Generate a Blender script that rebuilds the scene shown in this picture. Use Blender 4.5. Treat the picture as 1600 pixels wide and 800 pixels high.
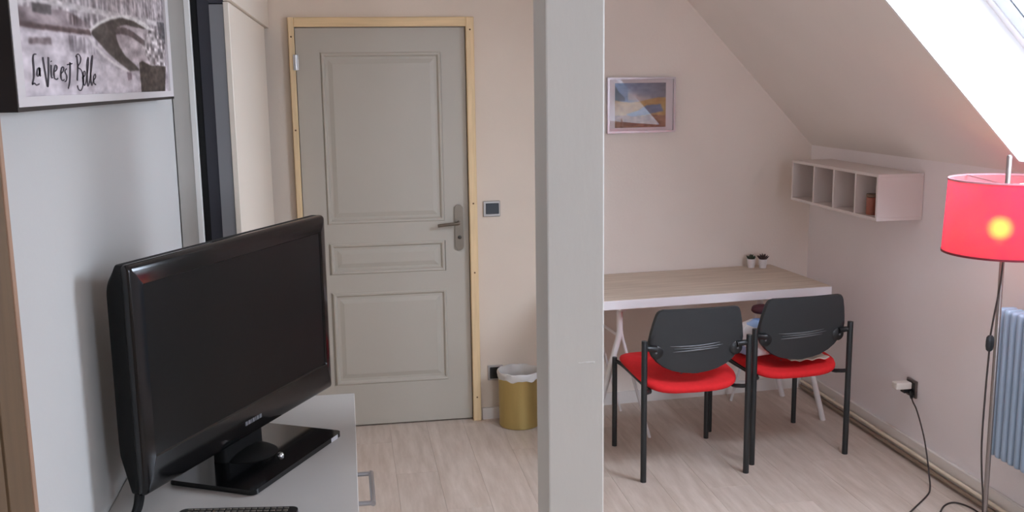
import bpy, bmesh, math, random
import numpy as np
from mathutils import Vector, Matrix

for o in list(bpy.data.objects):
    bpy.data.objects.remove(o, do_unlink=True)
scene = bpy.context.scene
COL = scene.collection

# ---------------------------------------------------------------- camera
F_PX, YAW, PITCH, ROLL, CAM_H = 1578.07, 0.161178, 0.170953, -0.0138645, 1.77178
cam_data = bpy.data.cameras.new('camera')
cam_data.sensor_fit = 'HORIZONTAL'
cam_data.sensor_width = 36.0
cam_data.lens = F_PX / 1600 * 36.0
cam_data.clip_start = 0.02
cam = bpy.data.objects.new('camera', cam_data)
COL.objects.link(cam)
_f = Vector((math.sin(YAW) * math.cos(PITCH), math.cos(YAW) * math.cos(PITCH), -math.sin(PITCH)))
_r = Vector((math.cos(YAW), -math.sin(YAW), 0))
_u = _r.cross(_f)
_r2 = math.cos(ROLL) * _r + math.sin(ROLL) * _u
_u2 = -math.sin(ROLL) * _r + math.cos(ROLL) * _u
_m = Matrix((_r2, _u2, -_f)).transposed().to_4x4()
_m.translation = (0, 0, CAM_H)
cam.matrix_world = _m
scene.camera = cam

# ---------------------------------------------------------------- light and exposure
SKY_STRENGTH = 26.0
SKY_COLOR = (0.80, 0.92, 1.10)
EXPOSURE = -0.15
world = bpy.data.worlds.new('overcast_sky')
scene.world = world
world.use_nodes = True
bg = world.node_tree.nodes['Background']
bg.inputs[0].default_value = (*SKY_COLOR, 1)
bg.inputs[1].default_value = SKY_STRENGTH
scene.view_settings.view_transform = 'Standard'
scene.view_settings.look = 'None'
scene.view_settings.gamma = 1.0
scene.view_settings.use_curve_mapping = False
scene.view_settings.exposure = EXPOSURE
scene.cycles.max_bounces = 14
scene.cycles.diffuse_bounces = 8
scene.cycles.transparent_max_bounces = 12
scene.cycles.sample_clamp_indirect = 6.0
scene.cycles.caustics_reflective = False

# the sloping roof: inner plane passes the knee (KX, KZ) and rises to the flat ceiling
XL, XR, YF, YB = -0.55, 2.57, -1.3, 5.13          # left wall, knee wall, wall behind the camera, door wall
KX, KZ, SL, ZC = 2.57, 1.40, 1.034, 2.50
TH = math.hypot(1, SL)
SD = Vector((-1 / TH, 0, SL / TH))                # up the slope
SN = Vector((SL / TH, 0, 1 / TH))                 # outward
SLEN = (ZC - KZ) / (SL / TH)
def slope(s, y, o=0.0):                           # s along the slope from the knee, o outward
    return Vector((KX, y, KZ)) + SD * s + SN * o
ROOF_T = 0.34
OPENINGS = [(0.055, 1.22, 2.30, 3.49)]   # s0, s1, y0, y1 of the roof window

# daylight portals in the roof opening (they only tell the sampler where the sky is)
for (s0, s1, y0, y1) in OPENINGS:
    ld = bpy.data.lights.new('sky_portal', 'AREA')
    ld.shape = 'RECTANGLE'
    ld.size, ld.size_y = s1 - s0, y1 - y0
    ld.cycles.is_portal = True
    lo = bpy.data.objects.new('sky_portal', ld)
    COL.objects.link(lo)
    zax = SN
    xax = SD
    yax = zax.cross(xax)
    mm = Matrix((xax, yax, zax)).transposed().to_4x4()
    mm.translation = slope((s0 + s1) / 2, (y0 + y1) / 2, ROOF_T + 0.03)
    lo.matrix_world = mm

FWIN = (1.20, 2.20, 0.95, 2.10)                    # x0, x1, z0, z1 of the unseen window added behind the camera for fill
ld = bpy.data.lights.new('sky_portal', 'AREA')
ld.shape = 'RECTANGLE'
ld.size, ld.size_y = FWIN[1] - FWIN[0], FWIN[3] - FWIN[2]
ld.cycles.is_portal = True
lo = bpy.data.objects.new('sky_portal', ld)
COL.objects.link(lo)
lo.matrix_world = Matrix.Translation(((FWIN[0] + FWIN[1]) / 2, YF - .20, (FWIN[2] + FWIN[3]) / 2)) @ Matrix.Rotation(math.radians(90), 4, 'X')

# ---------------------------------------------------------------- helpers
def lin(c):
    return tuple(((v / 255) / 12.92 if v / 255 <= 0.04045 else ((v / 255 + 0.055) / 1.055) ** 2.4) for v in c)

MATS = {}
def mat(name, rgb, rough=0.5, metal=0.0, var=0.0, scale=6.0, bump=0.0, bscale=120.0, stretch=None, spec=0.5, coat=0.0):
    if name in MATS:
        return MATS[name]
    m = bpy.data.materials.new(name)
    m.use_nodes = True
    nt = m.node_tree
    b = nt.nodes['Principled BSDF']
    c = lin(rgb)
    b.inputs['Base Color'].default_value = (*c, 1)
    b.inputs['Roughness'].default_value = rough
    b.inputs['Metallic'].default_value = metal
    b.inputs['Specular IOR Level'].default_value = spec
    b.inputs['Coat Weight'].default_value = coat
    tc = nt.nodes.new('ShaderNodeTexCoord')
    mp = nt.nodes.new('ShaderNodeMapping')
    nt.links.new(tc.outputs['Object'], mp.inputs['Vector'])
    if stretch:
        mp.inputs['Scale'].default_value = stretch
    if var > 0:
        n = nt.nodes.new('ShaderNodeTexNoise')
        n.inputs['Scale'].default_value = scale
        n.inputs['Detail'].default_value = 5
        nt.links.new(mp.outputs[0], n.inputs['Vector'])
        r = nt.nodes.new('ShaderNodeValToRGB')
        r.color_ramp.elements[0].position = 0.3
        r.color_ramp.elements[1].position = 0.7
        r.color_ramp.elements[0].color = (*[v * (1 - var) for v in c], 1)
        r.color_ramp.elements[1].color = (*[min(1, v * (1 + var)) for v in c], 1)
        nt.links.new(n.outputs['Fac'], r.inputs['Fac'])
        nt.links.new(r.outputs['Color'], b.inputs['Base Color'])
    if bump > 0:
        n2 = nt.nodes.new('ShaderNodeTexNoise')
        n2.inputs['Scale'].default_value = bscale
        n2.inputs['Detail'].default_value = 4
        nt.links.new(mp.outputs[0], n2.inputs['Vector'])
        bp = nt.nodes.new('ShaderNodeBump')
        bp.inputs['Strength'].default_value = bump
        bp.inputs['Distance'].default_value = 0.004
        nt.links.new(n2.outputs['Fac'], bp.inputs['Height'])
        nt.links.new(bp.outputs['Normal'], b.inputs['Normal'])
    MATS[name] = m
    return m

class MB:
    """collects shapes and builds them as one mesh object"""
    def __init__(self):
        self.bm = bmesh.new()
    def box(self, lo, hi, bev=0.0, seg=1, M=None):
        lo, hi = Vector(lo), Vector(hi)
        vs = [self.bm.verts.new((x, y, z)) for x in (lo.x, hi.x) for y in (lo.y, hi.y) for z in (lo.z, hi.z)]
        fs = [(0, 1, 3, 2), (4, 6, 7, 5), (0, 4, 5, 1), (2, 3, 7, 6), (0, 2, 6, 4), (1, 5, 7, 3)]
        fl = [self.bm.faces.new([vs[i] for i in f]) for f in fs]
        if bev > 0:
            es = list({e for f in fl for e in f.edges})
            r = bmesh.ops.bevel(self.bm, geom=es, offset=bev, segments=seg, affect='EDGES', profile=0.5)
            vs = list({v for v in vs if v.is_valid} | {v for v in r['verts'] if v.is_valid})
        if M is not None:
            bmesh.ops.transform(self.bm, matrix=M, verts=vs)
        return self
    def hexa(self, pts):                       # eight corners: bottom ring of four, top ring of four
        vs = [self.bm.verts.new(q) for q in pts]
        for f in ((3, 2, 1, 0), (4, 5, 6, 7), (0, 1, 5, 4), (1, 2, 6, 5), (2, 3, 7, 6), (3, 0, 4, 7)):
            self.bm.faces.new([vs[i] for i in f])
        return self
    def tube(self, pts, r, n=10, cap=True, rx=None, up=None):
        """tube along pts; r may be a list; rx gives a second radius for an oval section"""
        pts = [Vector(q) for q in pts]
        rs = r if isinstance(r, (list, tuple)) else [r] * len(pts)
        rings = []
        ref = Vector(up) if up else None
        prev = None
        for i, q in enumerate(pts):
            t = (pts[min(i + 1, len(pts) - 1)] - pts[max(i - 1, 0)]).normalized()
            if ref is not None:
                a = ref - t * ref.dot(t)
            elif prev is not None:
                a = prev - t * prev.dot(t)
            else:
                a = t.orthogonal()
            if a.length < 1e-6:
                a = t.orthogonal()
            a.normalize()
            prev = a
            b = t.cross(a)
            ring = []
            for k in range(n):
                an = 2 * math.pi * k / n
                ring.append(self.bm.verts.new(q + a * (math.cos(an) * rs[i]) + b * (math.sin(an) * (rx if rx else rs[i]))))
            rings.append(ring)
        for i in range(len(rings) - 1):
            for k in range(n):
                k2 = (k + 1) % n
                self.bm.faces.new((rings[i][k], rings[i][k2], rings[i + 1][k2], rings[i + 1][k]))
        if cap:
            self.bm.faces.new(rings[0][::-1])
            self.bm.faces.new(rings[-1])
        return self
    def lathe(self, prof, n=32, c=(0, 0, 0), close=False):
        c = Vector(c)
        rings = []
        for (r, z) in prof:
            if r < 1e-6:
                rings.append([self.bm.verts.new(c + Vector((0, 0, z)))])
            else:
                rings.append([self.bm.verts.new(c + Vector((r * math.cos(2 * math.pi * k / n), r * math.sin(2 * math.pi * k / n), z))) for k in range(n)])
        pairs = list(zip(rings[:-1], rings[1:]))
        if close:
            pairs.append((rings[-1], rings[0]))
        for a, b in pairs:
            for k in range(n):
                k2 = (k + 1) % n
                if len(a) == 1 and len(b) == 1:
                    continue
                if len(a) == 1:
                    self.bm.faces.new((a[0], b[k2], b[k]))
                elif len(b) == 1:
                    self.bm.faces.new((a[k], a[k2], b[0]))
                else:
                    self.bm.faces.new((a[k], a[k2], b[k2], b[k]))
        return self
    def prism(self, outline, d0, d1, axis='z', M=None):
        """outline of 2-D points swept from d0 to d1 along axis"""
        def P(a, b, d):
            return {'z': (a, b, d), 'y': (a, d, b), 'x': (d, a, b)}[axis]
        v0 = [self.bm.verts.new(P(a, b, d0)) for a, b in outline]
        v1 = [self.bm.verts.new(P(a, b, d1)) for a, b in outline]
        self.bm.faces.new(v0[::-1])
        self.bm.faces.new(v1)
        n = len(outline)
        for k in range(n):
            self.bm.faces.new((v0[k], v0[(k + 1) % n], v1[(k + 1) % n], v1[k]))
        if M is not None:
            bmesh.ops.transform(self.bm, matrix=M, verts=v0 + v1)
        return self
    def frame(self, x0, x1, z0, z1, w, d0, d1, axis='y'):
        """rectangular ring of width w in the plane across axis, from d0 to d1"""
        def P(a, b, d):
            return {'z': (a, b, d), 'y': (a, d, b), 'x': (d, a, b)}[axis]
        o = [(x0, z0), (x1, z0), (x1, z1), (x0, z1)]
        i = [(x0 + w, z0 + w), (x1 - w, z0 + w), (x1 - w, z1 - w), (x0 + w, z1 - w)]
        V = {}
        for nm, pl in (('o', o), ('i', i)):
            for d in (0, 1):
                V[nm, d] = [self.bm.verts.new(P(a, b, (d0, d1)[d])) for a, b in pl]
        for k in range(4):
            j = (k + 1) % 4
            self.bm.faces.new((V['o', 0][k], V['o', 0][j], V['i', 0][j], V['i', 0][k]))
            self.bm.faces.new((V['o', 1][k], V['i', 1][k], V['i', 1][j], V['o', 1][j]))
            self.bm.faces.new((V['o', 0][k], V['o', 1][k], V['o', 1][j], V['o', 0][j]))
            self.bm.faces.new((V['i', 0][k], V['i', 0][j], V['i', 1][j], V['i', 1][k]))
        return self
    def build(self, name, material, parent=None, smooth=None, M=None):
        if M is not None:
            bmesh.ops.transform(self.bm, matrix=M, verts=self.bm.verts)
        bmesh.ops.recalc_face_normals(self.bm, faces=self.bm.faces)
        me = bpy.data.meshes.new(name)
        self.bm.to_mesh(me)
        self.bm.free()
        me.materials.append(material)
        if smooth:
            me.polygons.foreach_set('use_smooth', [True] * len(me.polygons))
            me.set_sharp_from_angle(angle=math.radians(smooth))
        o = bpy.data.objects.new(name, me)
        COL.objects.link(o)
        if parent:
            o.parent = parent
        return o

def tag(o, label=None, cat=None, group=None, kind=None):
    if label: o['label'] = label
    if cat: o['category'] = cat
    if group: o['group'] = group
    if kind: o['kind'] = kind
    return o
def empty(name, loc=(0, 0, 0), rz=0.0):
    o = bpy.data.objects.new(name, None)
    COL.objects.link(o)
    o.empty_display_size = 0.05
    o.location = loc
    o.rotation_euler = (0, 0, rz)
    return o
def copy_tree(o, parent=None):
    c = o.copy()
    COL.objects.link(c)
    if parent:
        c.parent = parent
    for ch in list(o.children):
        copy_tree(ch, c)
    return c
def smooth_path(pts, n=8):
    """Catmull-Rom through pts"""
    P = [Vector(q) for q in pts]
    P = [P[0] * 2 - P[1]] + P + [P[-1] * 2 - P[-2]]
    out = []
    for i in range(1, len(P) - 2):
        for k in range(n):
            t = k / n
            a, b, c, d = P[i - 1], P[i], P[i + 1], P[i + 2]
            out.append(0.5 * ((2 * b) + (c - a) * t + (2 * a - 5 * b + 4 * c - d) * t * t + (3 * b - a - 3 * c + d) * t ** 3))
    out.append(P[-2])
    return out
def rrect(w, h, r, n=6, cx=0, cy=0):
    """rounded rectangle outline"""
    out = []
    for (sx, sy, a0) in ((1, 1, 0), (-1, 1, 90), (-1, -1, 180), (1, -1, 270)):
        for k in range(n + 1):
            a = math.radians(a0 + 90 * k / n)
            out.append((cx + sx * (w / 2 - r) + r * math.cos(a), cy + sy * (h / 2 - r) + r * math.sin(a)))
    return out
random.seed(7)

# ---------------------------------------------------------------- materials of the room
M_WALL = mat('cream_wall_paint', (222, 208, 192), 0.85, var=0.025, scale=2.5, bump=0.12, bscale=90)
M_LWALL = mat('white_wall_paint', (200, 199, 196), 0.8, var=0.015, scale=2.0, bump=0.08, bscale=90)
M_CEIL = mat('ceiling_paint', (234, 227, 222), 0.85, var=0.02, scale=2.0, bump=0.1, bscale=80)
M_WHITE = mat('white_paint', (232, 230, 226), 0.45)
M_REVEAL = mat('window_white', (240, 240, 240), 0.4)
M_SKIRT = mat('skirting_paint', (228, 222, 217), 0.5)
M_PILLAR = mat('pillar_paint', (214, 211, 204), 0.6, var=0.02, scale=5, bump=0.18, bscale=35, stretch=(1, 1, .35))
M_PINE = mat('raw_pine', (228, 200, 156), 0.6, var=0.10, scale=9, stretch=(6, 6, .5))
M_PINE_H = mat('raw_pine_cross', (226, 197, 152), 0.6, var=0.10, scale=9, stretch=(.5, 6, 6))
M_DOOR = mat('door_paint', (182, 176, 164), 0.5, var=0.015, scale=4, bump=0.05, bscale=60)
M_BLACK = mat('black_plastic', (22, 22, 23), 0.4)
M_DARK = mat('near_black', (12, 12, 13), 0.8)  # near-black for the wardrobe plinth and recessed strip
M_STEEL = mat('brushed_steel', (150, 143, 132), 0.38, 0.9, var=0.05, scale=40, stretch=(1, 1, .1))
M_CHROME = mat('chrome', (205, 205, 208), 0.12, 1.0)

def glass_mat(name, tint=(1, 1, 1), k=1.0, rough=0.0):
    m = bpy.data.materials.new(name)
    m.use_nodes = True
    nt = m.node_tree
    nt.nodes.remove(nt.nodes['Principled BSDF'])
    tr = nt.nodes.new('ShaderNodeBsdfTransparent')
    tr.inputs[0].default_value = (*tint, 1)
    gl = nt.nodes.new('ShaderNodeBsdfGlossy')
    gl.inputs['Roughness'].default_value = rough
    fr = nt.nodes.new('ShaderNodeLayerWeight')      # symmetric for both faces of the pane
    fr.inputs['Blend'].default_value = 0.5
    pw = nt.nodes.new('ShaderNodeMath'); pw.operation = 'POWER'; pw.inputs[1].default_value = 4.0
    sc = nt.nodes.new('ShaderNodeMath'); sc.operation = 'MULTIPLY_ADD'; sc.inputs[1].default_value = 0.9; sc.inputs[2].default_value = 0.045
    nt.links.new(fr.outputs['Facing'], pw.inputs[0])
    nt.links.new(pw.outputs[0], sc.inputs[0])
    mu = nt.nodes.new('ShaderNodeMath')
    mu.operation = 'MULTIPLY'
    mu.inputs[1].default_value = k
    mx = nt.nodes.new('ShaderNodeMixShader')
    nt.links.new(sc.outputs[0], mu.inputs[0])
    nt.links.new(mu.outputs[0], mx.inputs[0])
    nt.links.new(tr.outputs[0], mx.inputs[1])
    nt.links.new(gl.outputs[0], mx.inputs[2])
    nt.links.new(mx.outputs[0], nt.nodes['Material Output'].inputs[0])
    return m
M_PANE = glass_mat('window_glass')
M_PICGLASS = glass_mat('picture_glass', k=1.2)

def attr_mat(name, rough=0.6):
    m = bpy.data.materials.new(name)
    m.use_nodes = True
    nt = m.node_tree
    a = nt.nodes.new('ShaderNodeAttribute')
    a.attribute_name = 'print_colour'
    b = nt.nodes['Principled BSDF']
    b.inputs['Roughness'].default_value = rough
    nt.links.new(a.outputs['Color'], b.inputs['Base Color'])
    return m

# laminate boards: colour differs board by board, grain runs along the board
def plank_mat():
    m = bpy.data.materials.new('light_oak_laminate')
    m.use_nodes = True
    nt = m.node_tree
    b = nt.nodes['Principled BSDF']
    tc = nt.nodes.new('ShaderNodeTexCoord')
    oi = nt.nodes.new('ShaderNodeObjectInfo')
    ad = nt.nodes.new('ShaderNodeVectorMath'); ad.operation = 'ADD'
    sc = nt.nodes.new('ShaderNodeVectorMath'); sc.operation = 'SCALE'
    cb = nt.nodes.new('ShaderNodeCombineXYZ')
    for k in range(3):
        nt.links.new(oi.outputs['Random'], cb.inputs[k])
    sc.inputs['Scale'].default_value = 37.0
    nt.links.new(cb.outputs[0], sc.inputs[0])
    nt.links.new(tc.outputs['Object'], ad.inputs[0])
    nt.links.new(sc.outputs[0], ad.inputs[1])
    mp = nt.nodes.new('ShaderNodeMapping')
    mp.inputs['Scale'].default_value = (9, 1.1, 1)
    nt.links.new(ad.outputs[0], mp.inputs[0])
    n = nt.nodes.new('ShaderNodeTexNoise')
    n.inputs['Scale'].default_value = 3.2
    n.inputs['Detail'].default_value = 8
    n.inputs['Roughness'].default_value = 0.62
    nt.links.new(mp.outputs[0], n.inputs[0])
    r = nt.nodes.new('ShaderNodeValToRGB')
    e = r.color_ramp.elements
    e[0].position, e[1].position = 0.28, 0.72
    e[0].color = (*lin((186, 168, 153)), 1)
    e[1].color = (*lin((214, 199, 187)), 1)
    nt.links.new(n.outputs['Fac'], r.inputs[0])
    hs = nt.nodes.new('ShaderNodeHueSaturation')
    mr = nt.nodes.new('ShaderNodeMapRange')
    mr.inputs['To Min'].default_value = 0.97
    mr.inputs['To Max'].default_value = 1.03
    nt.links.new(oi.outputs['Random'], mr.inputs['Value'])
    nt.links.new(mr.outputs[0], hs.inputs['Value'])
    nt.links.new(r.outputs[0], hs.inputs['Color'])
    nt.links.new(hs.outputs[0], b.inputs['Base Color'])
    b.inputs['Roughness'].default_value = 0.42
    return m
M_PLANK = plank_mat()

# ---------------------------------------------------------------- structure
m = MB(); m.box((-0.75, YF - .2, -.10), (2.75, 5.55, -.009))
floor = tag(m.build('floor', mat('subfloor', (120, 104, 92), 0.9)), 'light oak laminate floor of long boards', 'floor', kind='structure')
PW, PL = 0.192, 1.285
plank_cache = {}
row = 0
x = -0.60
while x < 2.62:
    off = [0, .43, .86, .21, .64, 1.07][row % 6]
    y = YF - .05 - off
    while y < 5.42:
        y0, y1 = max(y, YF - .05), min(y + PL, 5.42)
        if y1 - y0 > 0.05:
            key = round(y1 - y0, 3)
            if key not in plank_cache:
                L, W, g, c = y1 - y0, PW, 0.0002, 0.0008
                q = MB()
                a = [(g, g), (W - g, g), (W - g, L - g), (g, L - g)]
                b = [(g + c, g + c), (W - g - c, g + c), (W - g - c, L - g - c), (g + c, L - g - c)]
                va = [q.bm.verts.new((*p_, -.0085)) for p_ in a]
                vm = [q.bm.verts.new((*p_, -.0008)) for p_ in a]
                vb = [q.bm.verts.new((*p_, 0)) for p_ in b]
                q.bm.faces.new(vb)
                for k in range(4):
                    j = (k + 1) % 4
                    q.bm.faces.new((va[k], va[j], vm[j], vm[k]))
                    q.bm.faces.new((vm[k], vm[j], vb[j], vb[k]))
                o = q.build('floor_board', M_PLANK, floor)
                plank_cache[key] = o.data
            else:
                o = bpy.data.objects.new('floor_board', plank_cache[key])
                COL.objects.link(o)
                o.parent = floor
            o.location = (x, y0, 0)
        y += PL
    x += PW
    row += 1

# door wall and desk wall (the desk wall stands a little further back, the step is behind the pillar)
m = MB()
DX0, DX1, DZ = -0.226, 0.614, 2.046
m.prism([(-.65, YB), (DX0, YB), (DX0, 5.24), (-.65, 5.24)], 0, 2.6)
m.prism([(DX0, YB), (DX1, YB), (DX1, 5.24), (DX0, 5.24)], DZ, 2.6)
DWX, DWY, DWS = 1.15, 5.215, 0.073
def dwy(x): return DWY + DWS * (x - DWX)
m.prism([(DX1, YB), (1.0, YB), (1.03, dwy(1.03)), (1.03, 5.5), (DX1, 5.5)], 0, 2.6)
m.prism([(-.65, 5.24), (DX1, 5.24), (DX1, 5.5), (-.65, 5.5)], 0, 2.6)
wall_back = tag(m.build('wall_back', M_WALL), 'cream end wall around the panelled door', 'wall', kind='structure')
m = MB()
m.prism([(1.03, dwy(1.03)), (2.75, dwy(2.75)), (2.75, 5.5), (1.03, 5.5)], 0, 2.6)
tag(m.build('wall_alcove', mat('brightened_wall_paint', (232, 220, 210), 0.85, var=0.025, scale=2.5, bump=0.12, bscale=90)), 'cream end wall behind the desk, right of the pillar', 'wall', kind='structure')  # end wall's cream, lightened to make up for missing daylight here
m = MB(); m.box((-.75, YF, 0), (XL, 5.5, 2.6))
tag(m.build('wall_left', M_LWALL), 'white left wall behind the television', 'wall', kind='structure')
m = MB(); m.box((XR, YF, 0), (2.75, 5.5, KZ))
tag(m.build('wall_right', mat('knee_wall_paint', (241, 235, 236), 0.85, var=0.02, scale=2.2, bump=0.1, bscale=90)), 'low knee wall under the roof slope with the radiator', 'wall', kind='structure')
m = MB()
m.box((-.75, YF - .15, 0), (FWIN[0], YF, 2.6)); m.box((FWIN[1], YF - .15, 0), (2.75, YF, 2.6))
m.box((FWIN[0], YF - .15, 0), (FWIN[1], YF, FWIN[2])); m.box((FWIN[0], YF - .15, FWIN[3]), (FWIN[1], YF, 2.6))
tag(m.build('wall_front', M_WALL), 'cream wall behind the camera', 'wall', kind='structure')
# flat ceiling and roof slope with a window opening, one mesh
m = MB()
m.box((-.75, YF - .15, ZC), (KX - (ZC - KZ) / SL, 5.5, ZC + .25))
def slab(s0, s1, y0, y1):
    m.hexa([slope(s0, y0), slope(s1, y0), slope(s1, y1), slope(s0, y1),
            slope(s0, y0, ROOF_T), slope(s1, y0, ROOF_T), slope(s1, y1, ROOF_T), slope(s0, y1, ROOF_T)])
S0, S1 = OPENINGS[0][0], OPENINGS[0][1]
slab(-.16, S0, YF - .15, 5.5)
slab(S1, SLEN + .22, YF - .15, 5.5)
slab(S0, S1, YF - .15, OPENINGS[0][2])
slab(S0, S1, OPENINGS[0][3], 5.5)
tag(m.build('ceiling', M_CEIL), 'flat ceiling running into a steep white roof slope', 'ceiling', kind='structure')

def roof_window(idx, op, label):
    s0, s1, y0, y1 = op
    w = empty('window_%d' % idx, slope(s0, y0, 0))
    tag(w, label, 'window', kind='structure')
    base = Vector(w.location)
    xax, yax, zax = SD, Vector((0, 1, 0)), SN
    W = Matrix((xax, yax, zax)).transposed().to_4x4()
    LS, LY = s1 - s0, y1 - y0
    q = MB(); q.frame(-.002, LS + .002, -.002, LY + .002, .014, -.001, ROOF_T - .06, 'z')
    q.build('reveal_lining', M_REVEAL, w, M=W)
    q = MB(); q.frame(.004, LS - .004, .004, LY - .004, .045, ROOF_T - .06, ROOF_T, 'z')
    q.build('window_frame', M_REVEAL, w, M=W)
    sash = MB(); sash.frame(.050, LS - .050, .050, LY - .050, .065, ROOF_T - .055, ROOF_T - .005, 'z')
    sh = sash.build('sash', mat('sash_white', (225, 230, 236), 0.4), w, M=W)
    q = MB(); q.frame(.113, LS - .113, .113, LY - .113, .010, ROOF_T - .045, ROOF_T - .030, 'z')
    q.build('glazing_bead', mat('grey_seal', (120, 126, 134), 0.6), sh, M=W)
    q = MB(); q.box((.114, .114, ROOF_T - .03), (LS - .114, LY - .114, ROOF_T - .025))
    q.build('pane', M_PANE, sh, M=W)
    q = MB(); q.box((LS - .095, LY / 2 - .3, ROOF_T - .08), (LS - .070, LY / 2 + .3, ROOF_T - .056), .004)
    q.build('opening_bar', M_STEEL, sh, M=W)
    return w
roof_window(1, OPENINGS[0], 'bright white framed roof window above the red floor lamp')

fw = tag(empty('window_2', (FWIN[0], YF, FWIN[2])), 'unseen white casement window added behind the camera for fill light', 'window', kind='structure')  # unseen window, added to brighten the room from behind
WW, WH = FWIN[1] - FWIN[0], FWIN[3] - FWIN[2]
q = MB(); q.frame(.001, WW - .001, .001, WH - .001, .05, -.14, -.07, 'y'); q.build('window_frame', M_REVEAL, fw)
for a0, a1 in ((.051, WW / 2 - .002), (WW / 2 + .002, WW - .051)):
    q = MB(); q.frame(a0, a1, .051, WH - .051, .05, -.13, -.08, 'y'); sh = q.build('sash', M_REVEAL, fw)
    q = MB(); q.box((a0 + .049, -.107, .10), (a1 - .049, -.103, WH - .10)); q.build('pane', M_PANE, sh)

# skirting boards
m = MB(); m.box((XR - .016, YF, 0), (XR, dwy(XR) - .012, .10), .004)
tag(m.build('baseboard_right', M_SKIRT), 'pale skirting board along the knee wall', 'baseboard', kind='structure')
m = MB()
a0, a1 = 1.16, XR - .018
m.hexa([(a0, dwy(a0) - .013, 0), (a1, dwy(a1) - .013, 0), (a1, dwy(a1), 0), (a0, dwy(a0), 0),
        (a0, dwy(a0) - .013, .068), (a1, dwy(a1) - .013, .068), (a1, dwy(a1), .068), (a0, dwy(a0), .068)])
m.box((.662, YB - .013, 0), (.998, YB, .062))
tag(m.build('baseboard_back', M_SKIRT), 'white skirting board of the end wall', 'baseboard', kind='structure')

# ---------------------------------------------------------------- door
door = empty('door_1', (DX0, YB, 0))
tag(door, 'white three panel door with raw pine casing', 'door', kind='structure')
LY0 = 0.006                                    # front of the leaf, just inside the wall face
X0, X1, Z0, Z1 = .004, .836, .008, 2.043
PAN = [(.122, .713, 1.072, 1.925), (.128, .711, .812, .972), (.130, .715, .228, .716)]
m = MB()
m.box((X0, LY0 + .008, Z0), (X1, LY0 + .04, Z1))
def fbox(a, b, c, d): m.box((a, LY0, c), (b, LY0 + .01, d))
fbox(X0, .120, Z0, Z1); fbox(.714, X1, Z0, Z1)
zs = [Z0, .228, .716, .812, .972, 1.072, 1.925, Z1]
for i in range(0, 8, 2):
    fbox(.120, .714, zs[i], zs[i + 1])
leaf = m.build('door_leaf', M_DOOR, door)
for (a, b, c, d) in PAN:
    q = MB()
    o_ = [(a, c), (b, c), (b, d), (a, d)]
    rings = [(0.0, LY0), (.006, LY0 - .005), (.014, LY0 - .004), (.022, LY0 + .007), (.034, LY0 + .007), (.056, LY0 + .001)]
    prev = None
    for (ins, yy) in rings:
        ring = [q.bm.verts.new(v) for v in ((a + ins, yy, c + ins), (b - ins, yy, c + ins), (b - ins, yy, d - ins), (a + ins, yy, d - ins))]
        if prev:
            for k in range(4):
                q.bm.faces.new((prev[k], prev[(k + 1) % 4], ring[(k + 1) % 4], ring[k]))
        prev = ring
    q.bm.faces.new(prev)
    q.build('panel', M_DOOR, leaf)
# pine casing: three boards, proud of the wall
for (nm, lo, hi, mm) in (('casing_board', (-.027, -.030, 0), (.0015, 0, 2.092), M_PINE), ('casing_board', (.8385, -.030, 0), (.879, 0, 2.092), M_PINE),
                         ('casing_board', (.0015, -.030, 2.047), (.8385, 0, 2.092), M_PINE_H)):
    q = MB(); q.box(lo, hi, .003)
    cb = q.build(nm, mm, door)
    if hi[0] - lo[0] < .1:
        for zz in (2.03, 1.16, .80, .13) if lo[0] > .5 else (2.0, 1.55):
            s = MB(); s.lathe([(0, 0), (.0045, 0), (.0045, .001), (0, .001)], 10)
            s.build('screw', mat('knot_brown', (110, 76, 48), 0.7), cb, M=Matrix.Translation(((lo[0] + hi[0]) / 2, -.0301, zz)) @ Matrix.Rotation(math.radians(90), 4, 'X'))
q = MB(); q.box((-.008, -.036, 1.84), (.018, -.0305, 1.915), .002); q.tube([(.004, -.036, 1.842), (.004, -.036, 1.913)], .0065, 10)
q.build('hinge', mat('hinge_white', (225, 226, 228), 0.3, .3), door, smooth=40)
hx = .786
q = MB(); q.prism(rrect(.044, .238, .0218, 8, hx, 1.035), LY0 - .010, LY0 - .0002, 'y')
M_HANDLE = mat('aged_steel', (126, 116, 104), 0.4, 0.85, var=0.05, scale=40, stretch=(1, 1, .1))
hp = q.build('handle_plate', M_HANDLE, door)
q = MB()
q.tube([(hx - .002, LY0 - .010, 1.060), (hx - .002, LY0 - .052, 1.060)], .011, 14)
q.tube(smooth_path([(hx - .002, LY0 - .048, 1.060), (hx - .03, LY0 - .052, 1.060), (hx - .07, LY0 - .050, 1.057), (hx - .112, LY0 - .044, 1.052)], 5), .0075, 10, rx=.0095)
q.build('lever', M_HANDLE, hp, smooth=40)
q = MB(); q.lathe([(0, 0), (.010, 0), (.010, .002), (.006, .003), (0, .003)], 16)
q.build('key_cylinder', mat('dark_metal', (70, 66, 60), .4, .8), hp, smooth=40, M=Matrix.Translation((hx + .002, LY0 - .0101, .985)) @ Matrix.Rotation(math.radians(90), 4, 'X'))

# ---------------------------------------------------------------- pillar
PX0, PY0 = 0.5175, 2.60
m = MB()
m.box((PX0, PY0, 0), (PX0 + .157, PY0 + .170, ZC), .005, 2)
pil = tag(m.build('support_pillar', M_PILLAR), 'square white painted pillar standing from floor to ceiling mid room', 'pillar')
q = MB()
random.seed(3)
for i in range(9):
    xx = PX0 + .085 + i * .005 + random.uniform(-.001, .001)
    q.box((xx, PY0 - .0012, 1.012 + random.uniform(-.0015, .0015)), (xx + .006, PY0 - .0002, 1.0155 + random.uniform(-.001, .001)), .0004)
q.build('paint_ridge', M_WHITE, pil)

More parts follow.
